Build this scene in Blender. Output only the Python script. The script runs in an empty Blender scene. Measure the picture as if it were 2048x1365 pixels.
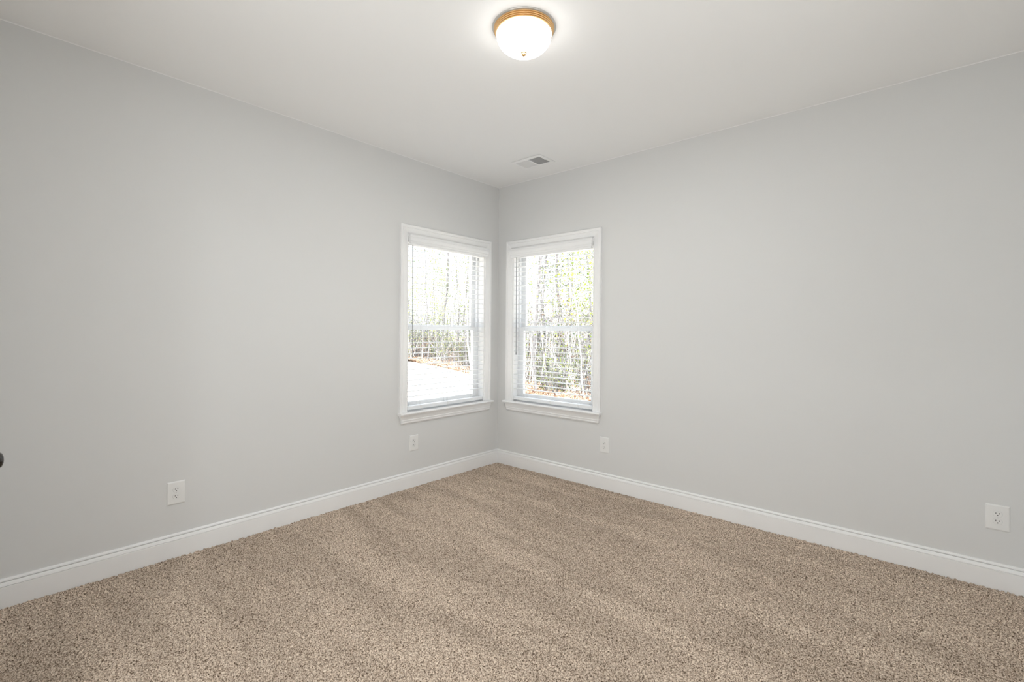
import bpy, math, random
import numpy as np
from mathutils import Vector, Matrix
random.seed(7); rng = np.random.default_rng(11)
SC = bpy.context.scene
COL = SC.collection
PI = math.pi

# ------------------------------------------------------------------ camera
F_PX, YAW, PITCH, ROLL = 954.18, 0.7198, 0.0004, 0.0072
CAM = Vector((3.2418, -3.4862, 1.3105))
cd = bpy.data.cameras.new('camera'); cam = bpy.data.objects.new('camera', cd); COL.objects.link(cam)
cd.sensor_fit = 'HORIZONTAL'; cd.sensor_width = 36.0; cd.lens = F_PX / 2048 * 36.0
cd.shift_y = -(682.5 - 662.8) / 2048
cd.clip_start = 0.02; cd.clip_end = 300
fw = Vector((-math.sin(YAW)*math.cos(PITCH), math.cos(YAW)*math.cos(PITCH), math.sin(PITCH)))
r0 = Vector((math.cos(YAW), math.sin(YAW), 0)); u0 = r0.cross(fw)
rt = r0*math.cos(ROLL) + u0*math.sin(ROLL); up = -r0*math.sin(ROLL) + u0*math.cos(ROLL)
cam.matrix_world = Matrix(((rt.x, up.x, -fw.x, CAM.x), (rt.y, up.y, -fw.y, CAM.y), (rt.z, up.z, -fw.z, CAM.z), (0, 0, 0, 1)))
SC.camera = cam
SC.view_settings.view_transform = 'Standard'; SC.view_settings.look = 'None'
SC.view_settings.gamma = 1.0; SC.view_settings.exposure = 0.03; SC.view_settings.use_curve_mapping = False
SC.cycles.max_bounces = 10; SC.cycles.diffuse_bounces = 6; SC.cycles.transparent_max_bounces = 16
SC.cycles.sample_clamp_indirect = 6.0
SC.cycles.use_denoising = True

# ------------------------------------------------------------------ light
LAMP_STRENGTH = 3.7
BULB_WATTS = 16.0
w = bpy.data.worlds.new('sky'); SC.world = w; w.use_nodes = True
nt = w.node_tree; nt.nodes.clear()
wo = nt.nodes.new('ShaderNodeOutputWorld'); bg = nt.nodes.new('ShaderNodeBackground')
sk = nt.nodes.new('ShaderNodeTexSky'); sk.sky_type = 'NISHITA'; sk.sun_disc = False
sk.sun_elevation = math.radians(42); sk.sun_rotation = math.radians(140); sk.dust_density = 3.0
mx = nt.nodes.new('ShaderNodeMixRGB'); mx.inputs[0].default_value = 0.75; mx.inputs[2].default_value = (3.0, 3.1, 3.2, 1)
SKY_LOW, SKY_HIGH = 0.62, 1.1
nt.links.new(sk.outputs[0], mx.inputs[1]); nt.links.new(mx.outputs[0], bg.inputs[0])
wt = nt.nodes.new('ShaderNodeTexCoord'); wsx = nt.nodes.new('ShaderNodeSeparateXYZ'); wm = nt.nodes.new('ShaderNodeMapRange')
nt.links.new(wt.outputs['Generated'], wsx.inputs[0]); nt.links.new(wsx.outputs['Z'], wm.inputs['Value'])
wm.inputs['From Min'].default_value = 0.2; wm.inputs['From Max'].default_value = 0.65; wm.inputs['To Min'].default_value = SKY_LOW; wm.inputs['To Max'].default_value = SKY_HIGH
nt.links.new(wm.outputs[0], bg.inputs[1]); nt.links.new(bg.outputs[0], wo.inputs[0])
sd = bpy.data.lights.new('sun', 'SUN'); sd.energy = 22.0; sd.angle = math.radians(0.6); sd.color = (1.0, 0.95, 0.86)
sun = bpy.data.objects.new('sun', sd); COL.objects.link(sun)
# unseen area lamps added low in hall and side room, fill through both openings
def fill_lamp(name, loc, sx, sy, watts, aim):
    a = bpy.data.lights.new(name, 'AREA'); a.shape = 'RECTANGLE'; a.size = sx; a.size_y = sy; a.energy = watts; a.color = (0.955, 0.99, 1.0)
    o_ = bpy.data.objects.new(name, a); COL.objects.link(o_); o_.location = loc; o_.rotation_euler = Vector(aim).to_track_quat('-Z', 'Y').to_euler()
fill_lamp('hall_fill_lamp', (2.45, -4.2, 0.05), 2.0, 0.9, 58, (-.1, .5, 1))
fill_lamp('side_fill_lamp', (4.35, -2.45, 0.05), 1.7, 0.9, 31, (-.5, .1, 1))
sun.rotation_euler = Vector((-0.45, 0.62, -0.64)).to_track_quat('-Z', 'Y').to_euler()

# ------------------------------------------------------------------ materials
def mat(name, col, rough=0.6, metal=0.0, bump=None, var=None, spec=0.5, emit=None, trans=0.0):
    m = bpy.data.materials.new(name); m.use_nodes = True
    n = m.node_tree.nodes; l = m.node_tree.links; b = n['Principled BSDF']
    b.inputs['Base Color'].default_value = (*col, 1); b.inputs['Roughness'].default_value = rough
    b.inputs['Metallic'].default_value = metal; b.inputs['Specular IOR Level'].default_value = spec
    tc = n.new('ShaderNodeTexCoord')
    if var:   # (scale, amount)
        no = n.new('ShaderNodeTexNoise'); no.inputs['Scale'].default_value = var[0]; no.inputs['Detail'].default_value = 3
        l.new(tc.outputs['Object'], no.inputs['Vector'])
        r = n.new('ShaderNodeValToRGB'); k = var[1]
        r.color_ramp.elements[0].position = 0.3; r.color_ramp.elements[1].position = 0.7
        r.color_ramp.elements[0].color = (*[c*(1-k) for c in col], 1); r.color_ramp.elements[1].color = (*[min(1, c*(1+k)) for c in col], 1)
        l.new(no.outputs['Fac'], r.inputs[0]); l.new(r.outputs[0], b.inputs['Base Color'])
    if bump:  # (scale, strength, distance)
        no = n.new('ShaderNodeTexNoise'); no.inputs['Scale'].default_value = bump[0]; no.inputs['Detail'].default_value = 4
        l.new(tc.outputs['Object'], no.inputs['Vector'])
        bp = n.new('ShaderNodeBump'); bp.inputs['Strength'].default_value = bump[1]; bp.inputs['Distance'].default_value = bump[2]
        l.new(no.outputs['Fac'], bp.inputs['Height']); l.new(bp.outputs[0], b.inputs['Normal'])
    if emit:
        b.inputs['Emission Color'].default_value = (*emit[0], 1); b.inputs['Emission Strength'].default_value = emit[1]
    return m
M = {}
M['wall'] = mat('wall_paint', (0.735, 0.738, 0.733), 0.85, bump=(180, 0.10, 0.001), spec=0.2)
M['ceil'] = mat('ceiling_paint', (0.90, 0.90, 0.896), 0.9, bump=(160, 0.10, 0.001), spec=0.15)
M['trim'] = mat('white_semi_gloss', (0.90, 0.90, 0.90), 0.35, var=(6, 0.01))
M['vinyl'] = mat('white_vinyl', (0.88, 0.89, 0.9), 0.3, var=(5, 0.01))
M['slat'] = mat('white_blind', (0.85, 0.86, 0.87), 0.35, var=(9, 0.01))
M['cord'] = mat('white_cord', (0.7, 0.7, 0.7), 0.8, var=(300, 0.05))
M['wand'] = mat('grey_wand', (0.32, 0.33, 0.34), 0.25, var=(40, 0.05))
M['plate'] = mat('white_plastic', (0.84, 0.84, 0.83), 0.28, var=(8, 0.01))
M['black'] = mat('black_slot', (0.01, 0.01, 0.01), 0.8, var=(50, 0.2))
M['screw'] = mat('painted_screw', (0.7, 0.7, 0.69), 0.4, var=(90, 0.05))
M['duct'] = mat('dark_duct', (0.05, 0.05, 0.05), 0.7, var=(20, 0.2))
M['brass'] = mat('warm_brass', (0.90, 0.58, 0.28), 0.30, 1.0, bump=(120, 0.02, 0.001))
M['pan'] = mat('satin_pan', (0.62, 0.60, 0.57), 0.35, 0.7, bump=(120, 0.02, 0.001))
M['knob'] = mat('dark_nickel', (0.075, 0.072, 0.07), 0.2, 1.0, bump=(90, 0.02, 0.001))
M['door'] = mat('white_door', (0.82, 0.82, 0.81), 0.4, var=(6, 0.01))
def glowmat(name, power):
    m = bpy.data.materials.new(name); m.use_nodes = True; n = m.node_tree.nodes; l = m.node_tree.links; n.clear()
    o = n.new('ShaderNodeOutputMaterial'); a = n.new('ShaderNodeAddShader'); e = n.new('ShaderNodeEmission'); t = n.new('ShaderNodeBsdfTransparent')
    no = n.new('ShaderNodeTexNoise'); no.inputs['Scale'].default_value = 25; mr = n.new('ShaderNodeMapRange')
    mr.inputs['To Min'].default_value = power*.95; mr.inputs['To Max'].default_value = power*1.05; l.new(no.outputs['Fac'], mr.inputs['Value']); l.new(mr.outputs[0], e.inputs[1])
    e.inputs[0].default_value = (0.985, 0.985, 0.96, 1); t.inputs[0].default_value = (0.9, 0.9, 0.9, 1)
    l.new(e.outputs[0], a.inputs[0]); l.new(t.outputs[0], a.inputs[1]); l.new(a.outputs[0], o.inputs[0]); return m
M['glow'] = glowmat('lit_glass', LAMP_STRENGTH)
M['siding'] = mat('pale_siding', (0.75, 0.75, 0.74), 0.7, var=(3, 0.03))
M['bark'] = mat('grey_bark', (0.095, 0.094, 0.104), 0.95, bump=(30, 0.6, 0.02), var=(7, 0.45))
M['palebark'] = mat('pale_bark', (0.33, 0.33, 0.345), 0.9, bump=(30, 0.4, 0.02), var=(7, 0.2))
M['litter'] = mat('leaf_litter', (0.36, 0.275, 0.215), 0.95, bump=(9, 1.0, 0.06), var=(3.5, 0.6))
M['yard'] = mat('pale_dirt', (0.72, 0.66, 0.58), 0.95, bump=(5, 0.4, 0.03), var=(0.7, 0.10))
def leafmat(name, c1, c2):
    m = bpy.data.materials.new(name); m.use_nodes = True
    n = m.node_tree.nodes; l = m.node_tree.links; n.clear()
    o = n.new('ShaderNodeOutputMaterial'); d = n.new('ShaderNodeBsdfDiffuse'); t = n.new('ShaderNodeBsdfTranslucent'); mxs = n.new('ShaderNodeMixShader')
    g = n.new('ShaderNodeNewGeometry'); r = n.new('ShaderNodeValToRGB')
    r.color_ramp.elements[0].color = (*c1, 1); r.color_ramp.elements[1].color = (*c2, 1)
    l.new(g.outputs['Random Per Island'], r.inputs[0])
    l.new(r.outputs[0], d.inputs[0]); l.new(r.outputs[0], t.inputs[0])
    mxs.inputs[0].default_value = 0.45; l.new(d.outputs[0], mxs.inputs[1]); l.new(t.outputs[0], mxs.inputs[2]); l.new(mxs.outputs[0], o.inputs[0])
    return m
M['leaf'] = leafmat('yellow_green_leaves', (0.11, 0.17, 0.035), (0.40, 0.44, 0.10))
M['leafdark'] = leafmat('deep_green_leaves', (0.045, 0.075, 0.045), (0.22, 0.26, 0.10))
M['leafbrown'] = leafmat('dry_leaves', (0.09, 0.045, 0.035), (0.40, 0.30, 0.22))
# pane: thin clear glass, a little mirror at grazing angles
m = bpy.data.materials.new('clear_glass'); m.use_nodes = True; n = m.node_tree.nodes; l = m.node_tree.links; n.clear()
o = n.new('ShaderNodeOutputMaterial'); tr = n.new('ShaderNodeBsdfTransparent'); gl = n.new('ShaderNodeBsdfGlossy'); ms = n.new('ShaderNodeMixShader'); fr = n.new('ShaderNodeFresnel')
tr.inputs[0].default_value = (0.96, 0.97, 0.965, 1); gl.inputs['Roughness'].default_value = 0.0; fr.inputs[0].default_value = 1.45
gb = n.new('ShaderNodeNewGeometry'); iv = n.new('ShaderNodeMath'); iv.operation = 'SUBTRACT'; iv.inputs[0].default_value = 1.0; l.new(gb.outputs['Backfacing'], iv.inputs[1])
ff = n.new('ShaderNodeMath'); ff.operation = 'MULTIPLY'; l.new(fr.outputs[0], ff.inputs[0]); l.new(iv.outputs[0], ff.inputs[1]); l.new(ff.outputs[0], ms.inputs[0]); l.new(tr.outputs[0], ms.inputs[1]); l.new(gl.outputs[0], ms.inputs[2]); l.new(ms.outputs[0], o.inputs[0])
M['glass'] = m
# carpet: flecked cut pile, brushed into lighter and darker tracks
m = bpy.data.materials.new('flecked_carpet'); m.use_nodes = True; n = m.node_tree.nodes; l = m.node_tree.links; b = n['Principled BSDF']
b.inputs['Roughness'].default_value = 1.0; b.inputs['Specular IOR Level'].default_value = 0.05
tc = n.new('ShaderNodeTexCoord')
n1 = n.new('ShaderNodeTexNoise'); n1.inputs['Scale'].default_value = 170; n1.inputs['Detail'].default_value = 2; n1.inputs['Roughness'].default_value = 0.7
l.new(tc.outputs['Object'], n1.inputs['Vector'])
r1 = n.new('ShaderNodeValToRGB'); e = r1.color_ramp.elements
e[0].position = 0.35; e[0].color = (0.090, 0.058, 0.036, 1); e[1].position = 0.66; e[1].color = (0.91, 0.785, 0.655, 1)
x = e.new(0.49); x.color = (0.53, 0.42, 0.33, 1)
l.new(n1.outputs['Fac'], r1.inputs[0])
mp = n.new('ShaderNodeMapping'); mp.inputs['Rotation'].default_value = (0, 0, math.radians(4)); mp.inputs['Scale'].default_value = (0.55, 3.0, 1)
n2 = n.new('ShaderNodeTexNoise'); n2.inputs['Scale'].default_value = 1.3; n2.inputs['Detail'].default_value = 6; n2.inputs['Distortion'].default_value = 0.9
l.new(tc.outputs['Object'], mp.inputs['Vector']); l.new(mp.outputs[0], n2.inputs['Vector'])
r2 = n.new('ShaderNodeValToRGB'); r2.color_ramp.elements[0].position = 0.42; r2.color_ramp.elements[1].position = 0.58
r2.color_ramp.elements[0].color = (0.915, 0.91, 0.905, 1); r2.color_ramp.elements[1].color = (1.09, 1.09, 1.09, 1)
l.new(n2.outputs['Fac'], r2.inputs[0])
mu = n.new('ShaderNodeMixRGB'); mu.blend_type = 'MULTIPLY'; mu.inputs[0].default_value = 1
l.new(r1.outputs[0], mu.inputs[1]); l.new(r2.outputs[0], mu.inputs[2]); l.new(mu.outputs[0], b.inputs['Base Color'])
M['carpet'] = m

# ------------------------------------------------------------------ mesh helpers
class MB:
    def __init__(s): s.v = []; s.f = []
    def quad(s, *p):
        k = len(s.v); s.v += [tuple(q) for q in p]; s.f.append(tuple(range(k, k+len(p)))); return s
    def box(s, x0, x1, y0, y1, z0, z1, b=0.0):
        if b <= 0:
            k = len(s.v)
            s.v += [(x, y, z) for z in (z0, z1) for y in (y0, y1) for x in (x0, x1)]
            s.f += [tuple(k+i for i in q) for q in ((0, 2, 3, 1), (4, 5, 7, 6), (0, 1, 5, 4), (2, 6, 7, 3), (0, 4, 6, 2), (1, 3, 7, 5))]
            return s
        # chamfered box
        k = len(s.v); X = (x0, x1); Y = (y0, y1); Z = (z0, z1)
        for c in range(8):
            i, j, h = c & 1, (c >> 1) & 1, (c >> 2) & 1
            sx, sy, sz = (b, -b)[i], (b, -b)[j], (b, -b)[h]
            s.v += [(X[i], Y[j]+sy, Z[h]+sz), (X[i]+sx, Y[j], Z[h]+sz), (X[i]+sx, Y[j]+sy, Z[h])]
        def V(c, a): return k + c*3 + a
        def n(c, ax): return c ^ (1 << ax)
        for ax in range(3):
            o = [a for a in range(3) if a != ax]
            for side in (0, 1):
                c = side << ax
                s.f.append(tuple(V(q, ax) for q in (c, n(c, o[0]), n(n(c, o[0]), o[1]), n(c, o[1]))))
        for c in range(8):
            s.f.append((V(c, 0), V(c, 1), V(c, 2)))
            for ax in range(3):
                if not (c >> ax) & 1:
                    o = [a for a in range(3) if a != ax]; d = n(c, ax)
                    s.f.append((V(c, o[0]), V(c, o[1]), V(d, o[1]), V(d, o[0])))
        return s
    def loft(s, rows, closed=False, caps=True):
        k = len(s.v); m = len(rows[0])
        for r in rows: s.v += [tuple(p) for p in r]
        R = len(rows)
        for i in range(R-1):
            for j in range(m if closed else m-1):
                a = k+i*m+j; bq = k+i*m+(j+1) % m
                s.f.append((a, bq, bq+m, a+m))
        if caps and closed:
            s.f.append(tuple(k+j for j in range(m))); s.f.append(tuple(k+(R-1)*m+j for j in range(m)))
        return s
    def sweep(s, lines):
        """lines: one polyline per profile point (profile closed); ends capped"""
        m = len(lines); return s.loft([[lines[i][j] for i in range(m)] for j in range(len(lines[0]))], closed=True, caps=True)
    def lathe(s, prof, seg=48, c=(0, 0, 0), axis='z'):
        rows = []
        for (r, h) in prof:
            row = []
            for i in range(seg):
                a = 2*PI*i/seg; x, y = r*math.cos(a), r*math.sin(a)
                row.append((c[0]+x, c[1]+y, c[2]+h) if axis == 'z' else (c[0]+x, c[1]+h, c[2]+y))
            rows.append(row)
        return s.loft(rows, closed=True)
    def tube(s, pts, rad, seg=6):
        rows = []
        for i, p in enumerate(pts):
            p = Vector(p); d = (Vector(pts[min(i+1, len(pts)-1)]) - Vector(pts[max(i-1, 0)])).normalized()
            a = d.orthogonal().normalized(); bq = d.cross(a)
            r = rad[i] if hasattr(rad, '__len__') else rad
            rows.append([p + (a*math.cos(2*PI*j/seg)+bq*math.sin(2*PI*j/seg))*r for j in range(seg)])
        return s.loft(rows, closed=True)
    def build(s, name, m, parent=None, smooth=False, fix=True):
        me = bpy.data.meshes.new(name); me.from_pydata(s.v, [], s.f); me.materials.append(m)
        if fix:
            import bmesh
            bm = bmesh.new(); bm.from_mesh(me); bmesh.ops.remove_doubles(bm, verts=bm.verts, dist=1e-6); bmesh.ops.recalc_face_normals(bm, faces=bm.faces); bm.to_mesh(me); bm.free()
        if smooth:
            me.polygons.foreach_set('use_smooth', [True]*len(me.polygons))
        me.update(); ob = bpy.data.objects.new(name, me); COL.objects.link(ob); ob.parent = parent
        return ob
def tag(o, label=None, cat=None, group=None, kind=None):
    if label: o['label'] = label
    if cat: o['category'] = cat
    if group: o['group'] = group
    if kind: o['kind'] = kind
    return o
def empty(name, loc, rz=0):
    o = bpy.data.objects.new(name, None); COL.objects.link(o); o.location = loc; o.rotation_euler = (0, 0, rz); o.empty_display_size = 0.1
    return o
def copy_tree(o, parent=None):
    c = o.copy(); COL.objects.link(c); c.parent = parent
    for ch in list(o.children): copy_tree(ch, c)
    return c
def structure(o, label, cat): return tag(o, label, cat, kind='structure')

# ------------------------------------------------------------------ room shell
H = 2.74; XE = 3.635; YS = -3.492; T = 0.16
CX = 0.6475                       # window centre from the corner
HW, ZS, ZT = 0.4525, 0.638, 2.107  # casing inner half width, stool top, opening top
ho = 0.467                        # hole in the wall
def wall_holes(mb, horiz, lo, hi, dlo, dhi, holes, z0=-0.02, z1=H):
    """wall running along x (horiz=True) or y, with rectangular holes [(a,b,za,zb)]"""
    def bx(a, b_, za, zb):
        if b_-a < 1e-6 or zb-za < 1e-6: return
        if horiz: mb.box(a, b_, dlo, dhi, za, zb)
        else: mb.box(dlo, dhi, a, b_, za, zb)
    cur = lo
    for a, b_, za, zb in sorted(holes):
        bx(cur, a, z0, z1); bx(a, b_, z0, za); bx(a, b_, zb, z1); cur = b_
    bx(cur, hi, z0, z1)
wr = MB(); wall_holes(wr, True, 0, XE, 0, T, [(CX-ho, CX+ho, ZS-0.02, ZT+0.015)])
structure(wr.build('wall_right', M['wall'], fix=False), 'light grey painted wall right of the room corner, holding the right window', 'wall')
wl = MB(); wall_holes(wl, False, YS-T, T, -T, 0, [(-CX-ho, -CX+ho, ZS-0.02, ZT+0.015)])
structure(wl.build('wall_left', M['wall'], fix=False), 'light grey painted wall left of the room corner, holding the left window', 'wall')
SY0, SY1 = -3.35, -1.55  # span of the opening added in the side wall for the fill lamp
ws = MB(); wall_holes(ws, False, -5.1, T, XE, XE+T, [(SY0, SY1, -0.02, 2.45)])
ws.box(5.1, 5.1+T, -5.26, T, -0.02, H).box(XE+T, 5.1, T-.01, T+.1, -0.02, H).box(XE+T, 5.1, -5.26, -5.1, -.02, H)
structure(ws.build('wall_side', M['wall'], fix=False), 'light grey wall closing the room past the right frame edge', 'wall')
DX0, DX1 = 0.34, 1.155            # closed door in the back wall
OX0, OX1 = 1.45, 3.52            # open doorway the picture is taken from, widened to let in more fill light
wb = MB(); wall_holes(wb, True, 0, XE, YS-T, YS, [(DX0, DX1, -0.02, 2.45), (OX0, OX1, -0.02, 2.45)])
structure(wb.build('wall_back', M['wall'], fix=False), 'light grey back wall with the door whose dark knob shows', 'wall')
hb = MB().box(1.3, XE, -5.1-T, -5.1, -0.02, H).box(1.3-T, 1.3, -5.1-T, YS-T, -0.02, H)
structure(hb.build('wall_hall', M['wall'], fix=False), 'light grey hallway walls behind the doorway', 'wall')
# ceiling with the duct hole
VX0, VX1, VY0, VY1 = 0.5625, 0.8735, -0.4615, -0.2515
cb = MB(); k = 0.026
hx0, hx1, hy0, hy1 = VX0+k, VX1-k, VY0+k, VY1-k
for a in ((-T, hx0, -5.26, T), (hx1, 5.26, -5.26, T), (hx0, hx1, -5.26, hy0), (hx0, hx1, hy1, T)): cb.box(*a, H, H+0.15)
structure(cb.build('ceiling', M['ceil'], fix=False), 'smooth off-white painted ceiling', 'ceiling')
# caulk line where wall meets ceiling
def bead(name, p0, p1, n_):
    (x0, y0), (x1, y1) = p0, p1; s_ = 0.0035
    pr = [(0, H), (s_, H), (0.4*s_, H-0.6*s_), (0, H-s_)]
    ls = [[(x0+n_[0]*d, y0+n_[1]*d, z) for _ in (0,)] + [(x1+n_[0]*d, y1+n_[1]*d, z)] for d, z in pr]
    structure(MB().sweep(ls).build(name, M['trim']), 'thin pale caulk line between '+('left' if n_[0] else 'right')+' wall and ceiling', 'trim')
bead('trim_1', (0, 0), (0, YS), (1, 0)); bead('trim_2', (0, 0), (XE, 0), (0, -1))

# carpeted floor: cut-pile surface as real relief
def carpet():
    x0, x1, y0, y1 = 0.0, XE, YS-T, 0.0; st = 0.0046
    nx, ny = int((x1-x0)/st), int((y1-y0)/st)
    gx, gy = np.meshgrid(np.linspace(x0, x1, nx), np.linspace(y0, y1, ny), indexing='ij')
    jx, jy = rng.uniform(-.42, .42, (2, nx, ny))*st
    h = rng.normal(0, 1, (nx, ny))
    hs = (h + 0.35*(np.roll(h, 1, 0)+np.roll(h, 1, 1)))/1.15
    def lowf(n_):
        g = rng.normal(0, 1, (n_, n_)); xi = np.linspace(0, n_-1.001, nx); yi = np.linspace(0, n_-1.001, ny)
        a, b_ = xi.astype(int)[:, None], yi.astype(int)[None, :]; fx, fy = (xi % 1)[:, None], (yi % 1)[None, :]
        fx = fx*fx*(3-2*fx); fy = fy*fy*(3-2*fy)
        return (g[a, b_]*(1-fx)*(1-fy)+g[a+1, b_]*fx*(1-fy)+g[a, b_+1]*(1-fx)*fy+g[a+1, b_+1]*fx*fy)
    z = 0.0065 + np.clip(hs, -2, 2)*0.0032 + lowf(40)*0.0009 + lowf(130)*0.0007
    v = np.stack([gx+jx, gy+jy, z], -1).reshape(-1, 3).astype(np.float32)
    i, j = np.meshgrid(np.arange(nx-1), np.arange(ny-1), indexing='ij'); a = (i*ny+j).ravel()
    f = np.stack([a, a+ny, a+ny+1, a+1], 1).astype(np.int32)
    me = bpy.data.meshes.new('floor'); me.vertices.add(len(v)); me.vertices.foreach_set('co', v.ravel())
    me.loops.add(f.size); me.loops.foreach_set('vertex_index', f.ravel())
    me.polygons.add(len(f)); me.polygons.foreach_set('loop_start', np.arange(0, f.size, 4, dtype=np.int32))
    me.materials.append(M['carpet']); me.update(calc_edges=True); me.validate()
    ob = bpy.data.objects.new('floor', me); COL.objects.link(ob)
    return structure(ob, 'brown-beige flecked cut-pile carpet floor', 'floor')
carpet()
structure(MB().box(1.3-T, XE+T, -5.26, YS-T, -0.12, 0.0065).box(XE, 5.26, -5.26, T, -0.12, 0.0065).build('floor_hall', M['carpet'], fix=False), 'beige carpet floor of the hallway behind', 'floor')
structure(MB().box(-T, XE+T, YS-T, T, -0.14, -0.001).build('floor_slab', M['duct'], fix=False), 'slab under the carpet', 'floor')

# baseboards
BP = [(0, .0), (.0158, .0), (.0158, .1030), (.0150, .1040), (.0128, .1045), (.0128, .1070), (.0160, .1076), (.0164, .1090), (.0140, .1160), (.0100, .1245), (.0085, .1252), (.0035, .1256), (.0035, .1285), (.0098, .1292), (.0105, .1310), (.0085, .1370), (.0055, .1405), (0, .1415)]
def baseboard(name, p0, p1, n_, label, e0=1, e1=1):
    """e0/e1: 1 = inner corner mitre, 0 = square end"""
    (x0, y0), (x1, y1) = p0, p1; L = math.hypot(x1-x0, y1-y0); tx, ty = (x1-x0)/L, (y1-y0)/L
    ls = [[(x0+n_[0]*d+tx*d*e0, y0+n_[1]*d+ty*d*e0, z), (x1+n_[0]*d-tx*d*e1, y1+n_[1]*d-ty*d*e1, z)] for d, z in BP]
    structure(MB().sweep(ls).build(name, M['trim']), label, 'baseboard')
baseboard('baseboard_left', (0, YS), (0, 0), (1, 0), 'white moulded baseboard along the left wall')
baseboard('baseboard_right', (0, 0), (XE, 0), (0, -1), 'white moulded baseboard along the right wall')
baseboard('baseboard_side', (XE, 0), (XE, SY1+.08), (-1, 0), 'white baseboard on the wall past the right frame edge', 1, 0)
baseboard('baseboard_back', (0, YS), (DX0-.075, YS), (0, 1), 'short white baseboard in the back left corner', 1, 0)
baseboard('baseboard_rear', (DX1+.075, YS), (OX0-.075, YS), (0, 1), 'white baseboard between the two doors behind', 0, 0)

# ------------------------------------------------------------------ windows (local frame: wall plane y=0, room at -y, centred on x=0)
CP = [(0, 0), (0, .0095), (.004, .0120), (.009, .0120), (.012, .0095), (.016, .0100), (.048, .0150), (.052, .0128), (.056, .0175), (.062, .0195), (.0735, .0195), (.0770, .0170), (.0770, 0)]
def ring(mb, hx, z0, z1, wl_, wt, wb_, y0, y1, b=0.0025):
    """rectangular frame: outer half width hx, stile width wl_, top rail wt, bottom rail wb_"""
    mb.box(-hx, -hx+wl_, y0, y1, z0, z1, b); mb.box(hx-wl_, hx, y0, y1, z0, z1, b)
    mb.box(-hx+wl_, hx-wl_, y0+.0004, y1-.0004, z0, z0+wb_, b); mb.box(-hx+wl_, hx-wl_, y0+.0004, y1-.0004, z1-wt, z1, b)
def make_window():
    root = empty('window_1', (0, 0, 0))
    ls = [[(-HW-w_, -d, ZS), (-HW-w_, -d, ZT+w_), (HW+w_, -d, ZT+w_), (HW+w_, -d, ZS)] for w_, d in CP]
    MB().sweep(ls).build('window_casing', M['trim'], root)
    j = MB(); hj = HW-.006
    j.box(-ho, -hj, 0, .078, ZS, ZT+.006).box(hj, ho, 0, .078, ZS, ZT+.006).box(-ho, ho, 0, .078, ZT-.006, ZT+.015)
    j.build('window_jamb', M['trim'], root)
    f = MB(); hf = hj                     # vinyl frame with its sash tracks
    for s_ in (-1, 1):
        for (xa, xb, ya, yb) in ((hf-.022, ho, .078, .088), (hf-.012, ho, .088, .150), (hf-.020, hf-.01, .1085, .1125), (hf-.022, ho, .150, .162)):
            a, b_ = sorted((s_*xa, s_*xb)); f.box(a, b_, ya, yb, ZS-.01, ZT+.012, .0008)
    f.box(-hf, hf, .078, .162, ZT-.022, ZT+.014, .001); f.box(-hf, hf, .078, .175, ZS-.02, ZS+.014, .001)
    f.build('window_frame', M['vinyl'], root)
    hs_ = hf-.013
    us = MB(); ring(us, hs_, 1.325, ZT-.020, .052, .042, .040, .114, .142); us = us.build('upper_sash', M['vinyl'], root)
    MB().box(-hs_+.05, hs_-.05, .126, .129, 1.36, ZT-.060).build('pane', M['glass'], us)
    lo = MB(); ring(lo, hs_, ZS+.014, 1.350, .052, .034, .055, .080, .108)
    lo.box(-hs_+.06, hs_-.06, .074, .081, ZS+.035, ZS+.046, .002); lo = lo.build('lower_sash', M['vinyl'], root)
    MB().box(-hs_+.05, hs_-.05, .092, .095, ZS+.066, 1.32).build('pane', M['glass'], lo)
    for x in (-.14, .14):
        MB().box(x-.024, x+.024, .086, .104, 1.350, 1.356, .001).lathe([(.009, 0), (.009, .010), (.006, .012)], 16, (x, .095, 1.356)).box(x-.004, x+.030, .083, .091, 1.358, 1.364, .001).build('sash_lock', M['vinyl'], root)
    # stool with rounded nose
    st = MB(); pr = [(.078, ZS-.002), (-.046, ZS), (-.0495, ZS-.003), (-.0510, ZS-.0085), (-.0495, ZS-.014), (-.046, ZS-.017), (0, ZS-.017), (0, ZS-.019), (.078, ZS-.019)]
    X1 = .5415
    prA = [(y, z) for y, z in pr if y <= 0.0]; prA = [(0.0, ZS)] + prA[:-2] + [(0.0, ZS-.017)]
    st.sweep([[(-X1, y, z), (X1, y, z)] for y, z in prA])
    st.box(-ho, ho, 0, .078, ZS-.019, ZS-.0003)
    st.build('window_sill', M['trim'], root)
    # apron with mitred returns
    AP = [(.0, ZS-.017), (.030, ZS-.017), (.0300, ZS-.024), (.0265, ZS-.032), (.0215, ZS-.050), (.0185, ZS-.060), (.0205, ZS-.064), (.0185, ZS-.070), (.0165, ZS-.078), (.0175, ZS-.083), (.0120, ZS-.093), (0, ZS-.0945)]
    ls = [[(-.4995-d, 0, z), (-.4995-d, -d, z), (.4995+d, -d, z), (.4995+d, 0, z)] for d, z in AP]
    MB().sweep(ls).build('window_apron', M['trim'], root)
    return root
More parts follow.
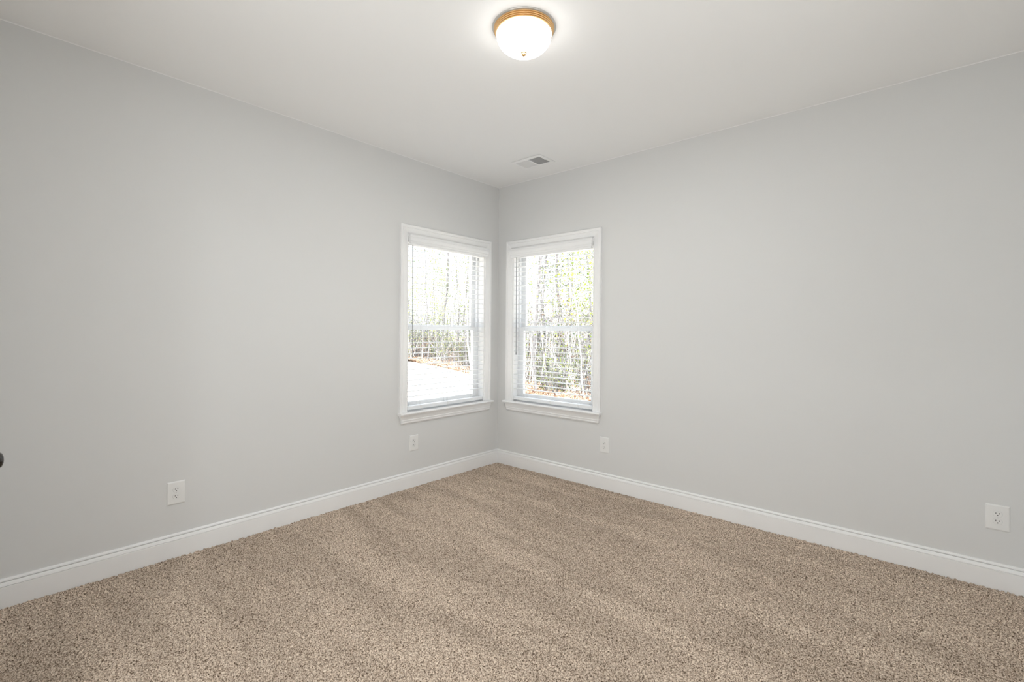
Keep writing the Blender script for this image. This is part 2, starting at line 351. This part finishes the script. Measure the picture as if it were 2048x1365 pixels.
def make_blind():
    root = empty('window_blind', (0, 0, 0))
    sl = MB(); hs_ = .440
    for k_ in range(-1, 28):
        z = 1.9775 - .04512*k_; pr = [(.004, -.0004), (.0045, -.0028), (.018, -.0008), (.030, 0), (.042, -.0008), (.053, -.0024), (.054, -.0008), (.053, .0008), (.042, .0024), (.030, .0030), (.018, .0024), (.0045, .0014)]
        sl.sweep([[(-hs_, y, z+dz), (hs_, y, z+dz)] for y, dz in pr])
    sl.build('slats', M['slat'], root)
    MB().box(-hs_, hs_, .004, .056, 2.046, 2.099, .002).build('head_rail', M['slat'], root)
    br = MB().box(-hs_, hs_, .004, .056, .6515, .6800, .003).build('bottom_rail', M['slat'], root)
    for x in (-.30, 0, .30):
        MB().box(x-.007, x+.007, .0015, .0045, .6535, .6700, .001).tube([(x, .003, .676), (x+.003, .001, .664), (x-.002, .001, .652)], .0012, 6).build('cord_clip', M['plate'], br)
        MB().tube([(x-.006, .003, .67), (x-.006, .003, 2.05)], .0008, 5).tube([(x-.006, .0555, .67), (x-.006, .0555, 2.05)], .0008, 5).build('ladder_cord', M['cord'], root)
        MB().tube([(x+.006, .030, .67), (x+.006, .030, 2.05)], .0009, 5).build('lift_cord', M['cord'], root)
    wd = MB().tube([(-.405, -.006, 2.035), (-.404, -.007, 1.6), (-.401, -.008, 1.105)], .0035, 8).lathe([(.0035, 0), (.0055, -.004), (.0055, -.020), (.003, -.024)], 8, (-.401, -.008, 1.110))
    wd.build('tilt_wand', M['wand'], root)
    VP = [(.0505, 2.102), (.0520, 2.098), (.0520, 2.086), (.0495, 2.083), (.0500, 2.074), (.0475, 2.060), (.0440, 2.050), (.0460, 2.046), (.0430, 2.036), (.0385, 2.031), (.0395, 2.027), (.0385, 2.018), (.0325, 2.018), (.0325, 2.040), (.0420, 2.070), (.0430, 2.102)]
    ls = [[(-.411-d, -.0200, z), (-.411-d, -d, z), (.411+d, -d, z), (.411+d, -.0200, z)] for d, z in VP]
    v = MB().sweep(ls).build('valance', M['slat'], root)
    for s_ in (-1, 1):
        a, b_ = sorted((s_*.425, s_*.440)); MB().box(a, b_, -.046, .006, 2.060, 2.090, .001).build('valance_clip', M['slat'], v)
    return root
w1 = make_window(); w1.location = (CX, 0, 0); w1.name = 'window_2'
structure(w1, 'white double-hung window on the wall right of the corner', 'window')
w2 = copy_tree(w1); w2.location = (0, -CX, 0); w2.rotation_euler = (0, 0, PI/2); w2.name = 'window_1'
structure(w2, 'white double-hung window on the wall left of the corner', 'window')
b1 = make_blind(); b1.location = (CX, 0, 0)
tag(b1, 'open white horizontal slat blind with valance in the window right of the corner', 'window blind', 'slat blinds in the two corner windows')
b2 = copy_tree(b1); b2.location = (0, -CX, 0); b2.rotation_euler = (0, 0, PI/2)
b2['label'] = 'open white horizontal slat blind with dark tilt wand in the window left of the corner'

# ------------------------------------------------------------------ wall outlets
def make_outlet():
    root = empty('wall_outlet', (0, 0, 0))
    p = MB(); a, h_ = .0445, .0645
    rows = [[(sx*(a-i), -d, sz*(h_-i)) for sx, sz in ((-1, -1), (1, -1), (1, 1), (-1, 1))] for i, d in ((0, 0), (0, .0022), (.0012, .0042), (.0045, .0060), (.0075, .0064))]
    p.loft(rows, closed=True, caps=True); p.build('cover_plate', M['plate'], root)
    for zc in (.0190, -.0190):
        r = MB(); pts = []
        for i in range(40):
            t = 2*PI*i/40; pts.append((.0172*math.cos(t), max(-.0142, min(.0142, .0172*math.sin(t)))))
        rows = [[(x*s_, -d, zc+z*s_) for x, z in pts] for s_, d in ((1.0, .006), (1.0, .0076), (.955, .0086))]
        r.loft(rows, closed=True); r = r.build('receptacle', M['plate'], root)
        sh = MB(); rows = [[(x*s_, -d, zc+z*s_) for x, z in pts] for s_, d in ((1.055, .0058), (1.055, .00655))]
        sh.loft(rows, closed=True).build('gap_line', M['screw'], r)
        for x0, hh in ((-.0066, .0042), (.0062, .0034)):
            MB().box(x0-.0012, x0+.0012, -.0089, -.0080, zc+.0036-hh, zc+.0036+hh).build('prong_slot', M['black'], r)
        MB().lathe([(.0026, .0), (.0026, .0009)], 16, (0, -.0089, zc-.0072), 'y').build('ground_hole', M['black'], r)
    MB().lathe([(.0032, 0), (.0030, .0012)], 16, (0, -.0076, 0), 'y').build('screw', M['screw'], root)
    return root
o1 = make_outlet()
outs = [((1.2145, 0), 0, 'white duplex outlet below the right end of the right window'),
        ((3.506, 0), 0, 'white duplex outlet near the right frame edge, low on right wall'),
        ((0, -1.0245), PI/2, 'white duplex outlet below the left end of the left window'),
        ((0, -2.6955), PI/2, 'white duplex outlet low on the left wall, far from the window')]
for i, ((x, y), rz, lab) in enumerate(outs):
    o = o1 if i == 0 else copy_tree(o1)
    o.location = (x, y, .3735); o.rotation_euler = (0, 0, rz)
    tag(o, lab, 'wall outlet', 'duplex outlets low on the walls')

# ------------------------------------------------------------------ ceiling register
vr = empty('ceiling_vent', ((VX0+VX1)/2, (VY0+VY1)/2, H)); tag(vr, 'white two-way ceiling air register above the windows', 'air vent')
vx, vy = (VX1-VX0)/2, (VY1-VY0)/2; k = .030
f = MB()
def rr(dx, z): return [(-vx+dx, -vy+dx, z), (vx-dx, -vy+dx, z), (vx-dx, vy-dx, z), (-vx+dx, vy-dx, z)]
f.loft([rr(.012, -.0022), rr(0, -.0022), rr(0, -.0034), rr(.004, -.0065), rr(k-.005, -.0085), rr(k, -.0070), rr(k, .02), rr(k-.0015, .02), rr(k-.0015, -.0022), rr(.012, -.0022)], closed=True, caps=False)
f.box(-.007, .007, -vy+k, vy-k, -.0066, .004, .0008)
f.build('register_frame', M['trim'], vr)
for s_ in (-1, 1):
    lb = MB(); L_ = vx-k-.008; nL = 20
    for i in range(nL):
        xc = s_*(.0085+(i+.5)*L_/nL); dx = .0030; xa, xb = xc-s_*dx, xc+s_*dx   # top edge nearer centre
        t_ = .0005
        lb.sweep([[(xa-t_, -vy+k, .0022), (xa-t_, vy-k, .0022)], [(xa+t_, -vy+k, .0022), (xa+t_, vy-k, .0022)], [(xb+t_, -vy+k, -.0058), (xb+t_, vy-k, -.0058)], [(xb-t_, -vy+k, -.0058), (xb-t_, vy-k, -.0058)]])
    lb.build('louver_bank', M['trim'], vr)
MB().box(vx-k-.004, vx-k+.012, -.004, .004, -.012, -.006, .001).build('damper_lever', M['trim'], vr)
for s_ in (-1, 1): MB().lathe([(.0035, 0), (.003, -.0015)], 12, (s_*(vx-.014), 0, -.0058)).build('screw', M['screw'], vr)
dk = MB(); a, b_ = vx-.026, vy-.026
dk.loft([[(-a, -b_, z), (a, -b_, z), (a, b_, z), (-a, b_, z)] for z in (.003, .14)], closed=True, caps=False); dk.quad((-a, -b_, .14), (a, -b_, .14), (a, b_, .14), (-a, b_, .14))
dk.build('duct', M['duct'], vr)

# ------------------------------------------------------------------ ceiling light
def make_light(glow):
    root = empty('ceiling_light', (0, 0, H))
    MB().lathe([(.0, 0), (.1490, 0), (.1500, -.0020), (.1485, -.0050), (.1420, -.0075), (.120, -.0075)], 72).build('ceiling_pan', M['pan'], root, True)
    MB().lathe([(.1400, -.0060), (.1425, -.0080), (.1425, -.0115), (.1385, -.0135), (.1400, -.0150), (.1400, -.0185), (.1362, -.0205), (.1378, -.0220), (.1378, -.0250), (.1340, -.0270), (.1352, -.0285), (.1345, -.0315), (.1300, -.0330), (.1200, -.0330)], 160).build('trim_ring', M['brass'], root)
    pr = []
    for i in range(17):
        t = i/16*PI/2; pr.append((.1300*math.cos(t)**.64 if i < 16 else .0008, -.0325-.083*math.sin(t)**1.05))
    MB().lathe(pr, 72).build('glass_dome', glow, root, True)
    MB().lathe([(.0010, -.1120), (.0110, -.1145), (.0145, -.1175), (.0130, -.1205), (.0095, -.1215), (.0110, -.1245), (.0105, -.1290), (.0060, -.1330), (.0010, -.1345)], 24).build('finial', M['brass'], root, True)
    return root
def bulbs(x, y):   # the bulbs behind the glass
    a = bpy.data.lights.new('bulbs', 'AREA'); a.shape = 'DISK'; a.size = .17; a.energy = BULB_WATTS; a.color = (0.95, 0.985, 1.0)
    o_ = bpy.data.objects.new('bulbs', a); COL.objects.link(o_); o_.location = (x, y, H-.045)
bulbs(1.797, -1.768); bulbs(2.9, -4.35)  # second disc serves the added hallway fill light
cl = make_light(M['glow']); cl.location = (1.797, -1.768, H)
tag(cl, 'lit white glass dome ceiling light with brass rim and finial', 'ceiling light')
hl = copy_tree(cl); hl.location = (2.9, -4.35, H)  # unseen copy added in the hallway to brighten the room
tag(hl, 'added unseen dome light in the hallway behind the doorway, fill for the room', 'ceiling light')

# ------------------------------------------------------------------ door behind-left (only its knob reaches the frame) and the open doorway
dr = empty('door_1', (DX1, YS, 0)); structure(dr, 'white panel door beyond the left frame edge, dark round knob showing', 'door')
lf = MB(); W_ = DX1-DX0
lf.box(-W_+.004, -.004, -.032, .004, .012, 2.44, .002)
for z0, z1 in ((.20, .86), (1.0, 2.28)):
    lf.sweep([[(-W_+.11+i, .004+d, z0+i), (-.11-i, .004+d, z0+i), (-.11-i, .004+d, z1-i), (-W_+.11+i, .004+d, z1-i), (-W_+.11+i, .004+d, z0+i)] for i, d in ((0, 0), (.006, .004), (.020, .004), (.028, 0))])
lf.build('door_leaf', M['door'], dr)
def casing(x0, x1, zt):
    m_ = MB(); m_.sweep([[(x0-w_, d, 0), (x0-w_, d, zt+w_), (x1+w_, d, zt+w_), (x1+w_, d, 0)] for w_, d in CP]); return m_
casing(-W_, 0, 2.45).build('door_casing', M['trim'], dr)
kx = 1.0886-DX1; kz = .902
MB().lathe([(.001, .000), (.032, .000), (.032, .004), (.026, .009), (.011, .012), (.0105, .032), (.014, .040), (.022, .046), (.0268, .056), (.0262, .066), (.020, .0735), (.010, .0770), (.0008, .0778)], 48, (kx, .004, kz), 'y').build('door_knob', M['knob'], dr, True)
d2 = empty('door_2', (OX0, YS, 0)); structure(d2, 'open cased doorway the room is seen from', 'doorway')
casing(0, OX1-OX0, 2.45).build('door_casing', M['trim'], d2)
jm = MB(); W2 = OX1-OX0; jm.box(-.002, .006, -T, 0, 0, 2.45).box(W2-.006, W2+.002, -T, 0, 0, 2.45).box(0, W2, -T, 0, 2.444, 2.452); jm.build('door_jamb', M['trim'], d2)

d3 = empty('fill_opening', (XE, SY1, 0), -PI/2); structure(d3, 'added unseen cased opening letting fill light in, past the right frame edge', 'doorway')  # unseen opening, added so the side lamp can fill the room
def casing_in(x0, x1, zt):
    m_ = MB(); m_.sweep([[(x0-w_, -d, 0), (x0-w_, -d, zt+w_), (x1+w_, -d, zt+w_), (x1+w_, -d, 0)] for w_, d in CP]); return m_
W3 = SY1-SY0; casing_in(0, W3, 2.45).build('door_casing', M['trim'], d3)
MB().box(-.002, .006, 0, T, 0, 2.45).box(W3-.006, W3+.002, 0, T, 0, 2.45).box(0, W3, 0, T, 2.444, 2.452).build('door_jamb', M['trim'], d3)

# ------------------------------------------------------------------ outdoors
GZ = -0.62
def at(px, depth):   # a place that far away in the direction seen at column px
    p = CAM + fw*depth + rt*((px-1024)/F_PX*depth); return Vector((p.x, p.y, GZ))
def ground_z(x, y):
    d = math.hypot(x-3.2, y+3.5); return GZ + max(0, d-24)*0.02
def terrain(name, pts_near, pts_far, m_, label, lift, nrow=14):
    g = MB(); rows = []
    for i in range(nrow):
        t = i/(nrow-1); row = []
        for a, b__ in zip(pts_near, pts_far):
            p = a.lerp(b__, t); row.append((p.x, p.y, ground_z(p.x, p.y)+lift+(random.uniform(-.05, .05) if 0 < i else 0)))
        rows.append(row)
    g.loft(rows); return structure(g.build(name, m_, smooth=True, fix=False), label, 'ground')
cols = [300, 450, 600, 700, 760, 820, 880, 940, 1000, 1055, 1110, 1184, 1260, 1350, 1500, 1700, 1900]
edge = [34, 34, 33, 32, 31, 30, 26, 22, 17.5, 15.0, 14.0, 13.2, 13, 13, 13, 13, 13]
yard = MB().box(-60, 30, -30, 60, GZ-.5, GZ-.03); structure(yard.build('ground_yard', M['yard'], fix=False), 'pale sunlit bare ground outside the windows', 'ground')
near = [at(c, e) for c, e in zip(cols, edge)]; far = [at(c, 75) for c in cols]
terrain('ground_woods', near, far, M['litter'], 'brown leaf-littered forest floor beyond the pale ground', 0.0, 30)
# exterior foundation so the house does not float
structure(MB().box(-T, 5.26, -5.26, T, GZ-.05, -.14).build('foundation', M['siding'], fix=False), 'house foundation under the room', 'foundation')

def leaves(pts, size, normals=None):
    n_ = len(pts); c = np.asarray(pts, float)
    a = rng.normal(0, 1, (n_, 3)); a /= np.linalg.norm(a, axis=1)[:, None]
    b_ = np.cross(a, rng.normal(0, 1, (n_, 3))); b_ /= np.linalg.norm(b_, axis=1)[:, None]
    s_ = size*rng.uniform(.6, 1.3, (n_, 1))
    v = np.stack([c-a*s_*.5, c+b_*s_*.30, c+a*s_*.5, c-b_*s_*.30], 1).reshape(-1, 3)
    mb = MB(); mb.v = [tuple(q) for q in v]; mb.f = [(4*i, 4*i+1, 4*i+2, 4*i+3) for i in range(n_)]; return mb
def make_tree(h, r, crown0, spread, nbr, nleaf, lsize, leafm, barkm, lean=.03, name='tree'):
    root = empty(name, (0, 0, 0)); t = MB(); N = 9; pts = []; x = y = 0
    for i in range(N):
        z = h*i/(N-1); pts.append((x, y, z)); x += random.uniform(-1, 1)*h*lean*.5; y += random.uniform(-1, 1)*h*lean*.5
    t.tube(pts, [r*(1-.88*i/(N-1)) for i in range(N)], 7)
    lp = []; per = max(1, nleaf//max(nbr, 1))
    for b_ in range(nbr):
        f_ = crown0 + (1-crown0)*(b_+random.random())/nbr; f_ = min(f_, .98); zi = f_*(N-1); i = int(zi); p = Vector(pts[i]).lerp(Vector(pts[min(i+1, N-1)]), zi-i)
        a = random.uniform(0, 2*PI); L_ = spread*(1.15-f_)*random.uniform(.6, 1.1)+.25
        d = Vector((math.cos(a), math.sin(a), random.uniform(.15, .9))).normalized()
        q = p+d*L_*.55; e_ = q+(d+Vector((0, 0, .25))+Vector([random.uniform(-.35, .35) for _ in range(3)]))*L_*.45
        rb = r*.16*(1.1-f_)+.005; t.tube([p, q, e_], [rb, rb*.6, rb*.25], 5)
        for _ in range(2):
            s_ = p.lerp(q, random.uniform(.5, 1)); t.tube([s_, s_+Vector([random.uniform(-.5, .5) for _ in range(3)])*L_*.6], [rb*.4, rb*.15], 4)
        for _ in range(per):
            k_ = random.random()**.6; s_ = p.lerp(e_, k_) ; lp.append(s_+Vector([random.gauss(0, .20*L_+.06) for _ in range(3)]))
    t.build('trunk', M[barkm], root, True, fix=False)
    if lp: leaves(lp, lsize).build('foliage', M[leafm], root, fix=False)
    return root
protos = [make_tree(11, .065, .22, 2.4, 34, 800, .10, 'leaf', 'bark'),
          make_tree(9, .05, .15, 2.0, 30, 700, .09, 'leaf', 'bark'),
          make_tree(12, .085, .30, 2.6, 34, 550, .10, 'leafdark', 'bark'),
          make_tree(7, .035, .10, 1.6, 26, 850, .08, 'leaf', 'bark', .06),
          make_tree(10, .05, .35, 1.8, 24, 300, .09, 'leafdark', 'palebark', .04)]
kinds = ['tall tree with yellow-green leaves in the woods beyond the windows', 'mid-height tree with yellow-green leaves in the woods beyond the windows', 'tall dark-leaved tree in the woods beyond the windows',
         'small bushy yellow-green tree in the woods beyond the windows', 'pale-barked tree with few leaves in the woods beyond the windows']
used = set()
def edge_at(c): return float(np.interp(c, cols, edge))
def put(i, loc, rz, sc, label=None, group=None, cat='tree'):
    o = protos[i] if i not in used else copy_tree(protos[i]); used.add(i)
    o.location = (loc.x, loc.y, ground_z(loc.x, loc.y)-.05); o.rotation_euler = (0, 0, rz); o.scale = (sc, sc, sc)
    tag(o, label or kinds[i], cat, group or 'trees of the woods outside'); return o
special = [(1074, 17.5, 4, .55, 'slim pale trunk in front of the woods, left part of right window'),
           (1170.5, 13.6, 4, .50, 'slim pale trunk nearest the yard, right part of right window'),
           (1123, 21, 2, .95, 'dark upright trunk seen in the middle of the right window'),
           (1137, 24, 0, .95, 'dark trunk just right of the middle trunk in the right window'),
           (1182, 17, 3, 1.15, 'leafy yellow-green tree at the right edge of the right window'),
           (872, 27, 3, .9, 'leafy yellow-green small tree in the middle of the left window')]
for px, dp, i, sc, lab in special: put(i, at(px, dp), random.uniform(0, 6.28), sc, lab)
cnt = 0; spots = [at(a_[0], a_[1]) for a_ in special]
while cnt < 78:
    c = random.uniform(560, 1500); 
    if random.random() < .55: c = random.uniform(790, 1210)
    dp = edge_at(c) + 1.0 + 27*random.random()**1.2
    i = random.choices(range(5), [3, 3, 2, 4, 3])[0]
    q_ = at(c, dp)
    if any((q_-z_).length < 1.5 for z_ in spots): continue
    spots.append(q_)
    put(i, q_, random.uniform(0, 6.28), random.uniform(.75, 1.2)); cnt += 1
# undergrowth
def make_shrub(h, nst, nleaf, lsize, leafm, barkm):
    root = empty('shrub', (0, 0, 0)); t = MB(); lp = []
    for _ in range(nst):
        a = random.uniform(0, 6.28); L_ = h*random.uniform(.5, 1); d = Vector((math.cos(a)*.5, math.sin(a)*.5, 1)).normalized()
        p = Vector((random.uniform(-.3, .3), random.uniform(-.3, .3), 0)); q = p+d*L_*.5; e_ = q+(d+Vector([random.uniform(-.4, .4) for _ in range(3)]))*L_*.5
        t.tube([p, q, e_], [.014, .009, .004], 4)
        for _ in range(3):
            s_ = p.lerp(q, random.uniform(.3, 1)); t.tube([s_, s_+Vector((random.uniform(-.5, .5), random.uniform(-.5, .5), random.uniform(0, .5)))*L_*.6], [.006, .002], 3)
        for _ in range(nleaf//nst): lp.append(p.lerp(e_, random.uniform(.2, 1))+Vector([random.gauss(0, .16) for _ in range(3)]))
    t.build('stems', M[barkm], root, fix=False); leaves(lp, lsize).build('foliage', M[leafm], root, fix=False); return root
sp = [make_shrub(1.5, 22, 330, .07, 'leafdark', 'bark'), make_shrub(1.2, 20, 260, .07, 'leafbrown', 'bark'), make_shrub(1.9, 24, 300, .07, 'leaf', 'palebark')]
def make_thicket(leafm, barkm):
    root = empty('sapling_clump', (0, 0, 0)); t = MB(); lp = []
    for _ in range(13):
        p = Vector((random.uniform(-1.1, 1.1), random.uniform(-1.1, 1.1), 0)); L_ = random.uniform(1.5, 3.4); q = p+Vector((random.uniform(-.25, .25), random.uniform(-.25, .25), L_*.5)); e_ = q+Vector((random.uniform(-.4, .4), random.uniform(-.4, .4), L_*.5))
        t.tube([p, q, e_], [.024, .017, .006], 5)
        for _ in range(5):
            s_ = q.lerp(e_, random.uniform(-.6, .9)); d_ = s_+Vector((random.uniform(-.5, .5), random.uniform(-.5, .5), random.uniform(.1, .5))); t.tube([s_, d_], [.008, .003], 3)
            for _ in range(4): lp.append(s_.lerp(d_, random.random())+Vector([random.gauss(0, .08) for _ in range(3)]))
    t.build('stems', M[barkm], root, fix=False); leaves(lp, .08).build('foliage', M[leafm], root, fix=False); return root
sp += [make_thicket('leafbrown', 'palebark'), make_thicket('leafdark', 'bark')]
sl_ = ['dark leafy shrub in the undergrowth at the edge of the woods', 'shrub with dry brown leaves in the undergrowth of the woods', 'pale-stemmed shrub with yellow-green leaves in the undergrowth',
       'clump of pale upright saplings with few leaves in the woods', 'clump of dark upright saplings in the woods']
us_ = set()
for _ in range(190):
    c = random.uniform(620, 1450) if random.random() < .35 else random.uniform(800, 1200)
    i = random.choice((0, 0, 1, 2, 3, 4, 4, 4)); dp = max(edge_at(c), edge_at(c-35)) + (1.8 if i > 2 else .7) + 16*random.random()**1.5
    if c < 960 and random.random() < .5: i = 0
    p = at(c, dp); o = sp[i] if i not in us_ else copy_tree(sp[i]); us_.add(i)
    o.location = (p.x, p.y, ground_z(p.x, p.y)-.04); o.rotation_euler = (0, 0, random.uniform(0, 6.28)); s_ = random.uniform(.7, 1.25); o.scale = (s_, s_, s_)
    tag(o, sl_[i], 'shrub', 'shrubs of the undergrowth outside')
lp = []
for _ in range(14000):
    c = random.uniform(760, 1300); dp = edge_at(c)-1.3 + 14*random.random()**1.4; p = at(c, dp); lp.append((p.x, p.y, ground_z(p.x, p.y)+.02+random.random()*.05))
tag(leaves(lp, .075).build('fallen_leaves', M['leafbrown'], fix=False), 'dry brown leaves scattered over the forest floor', 'fallen leaves', kind='stuff')
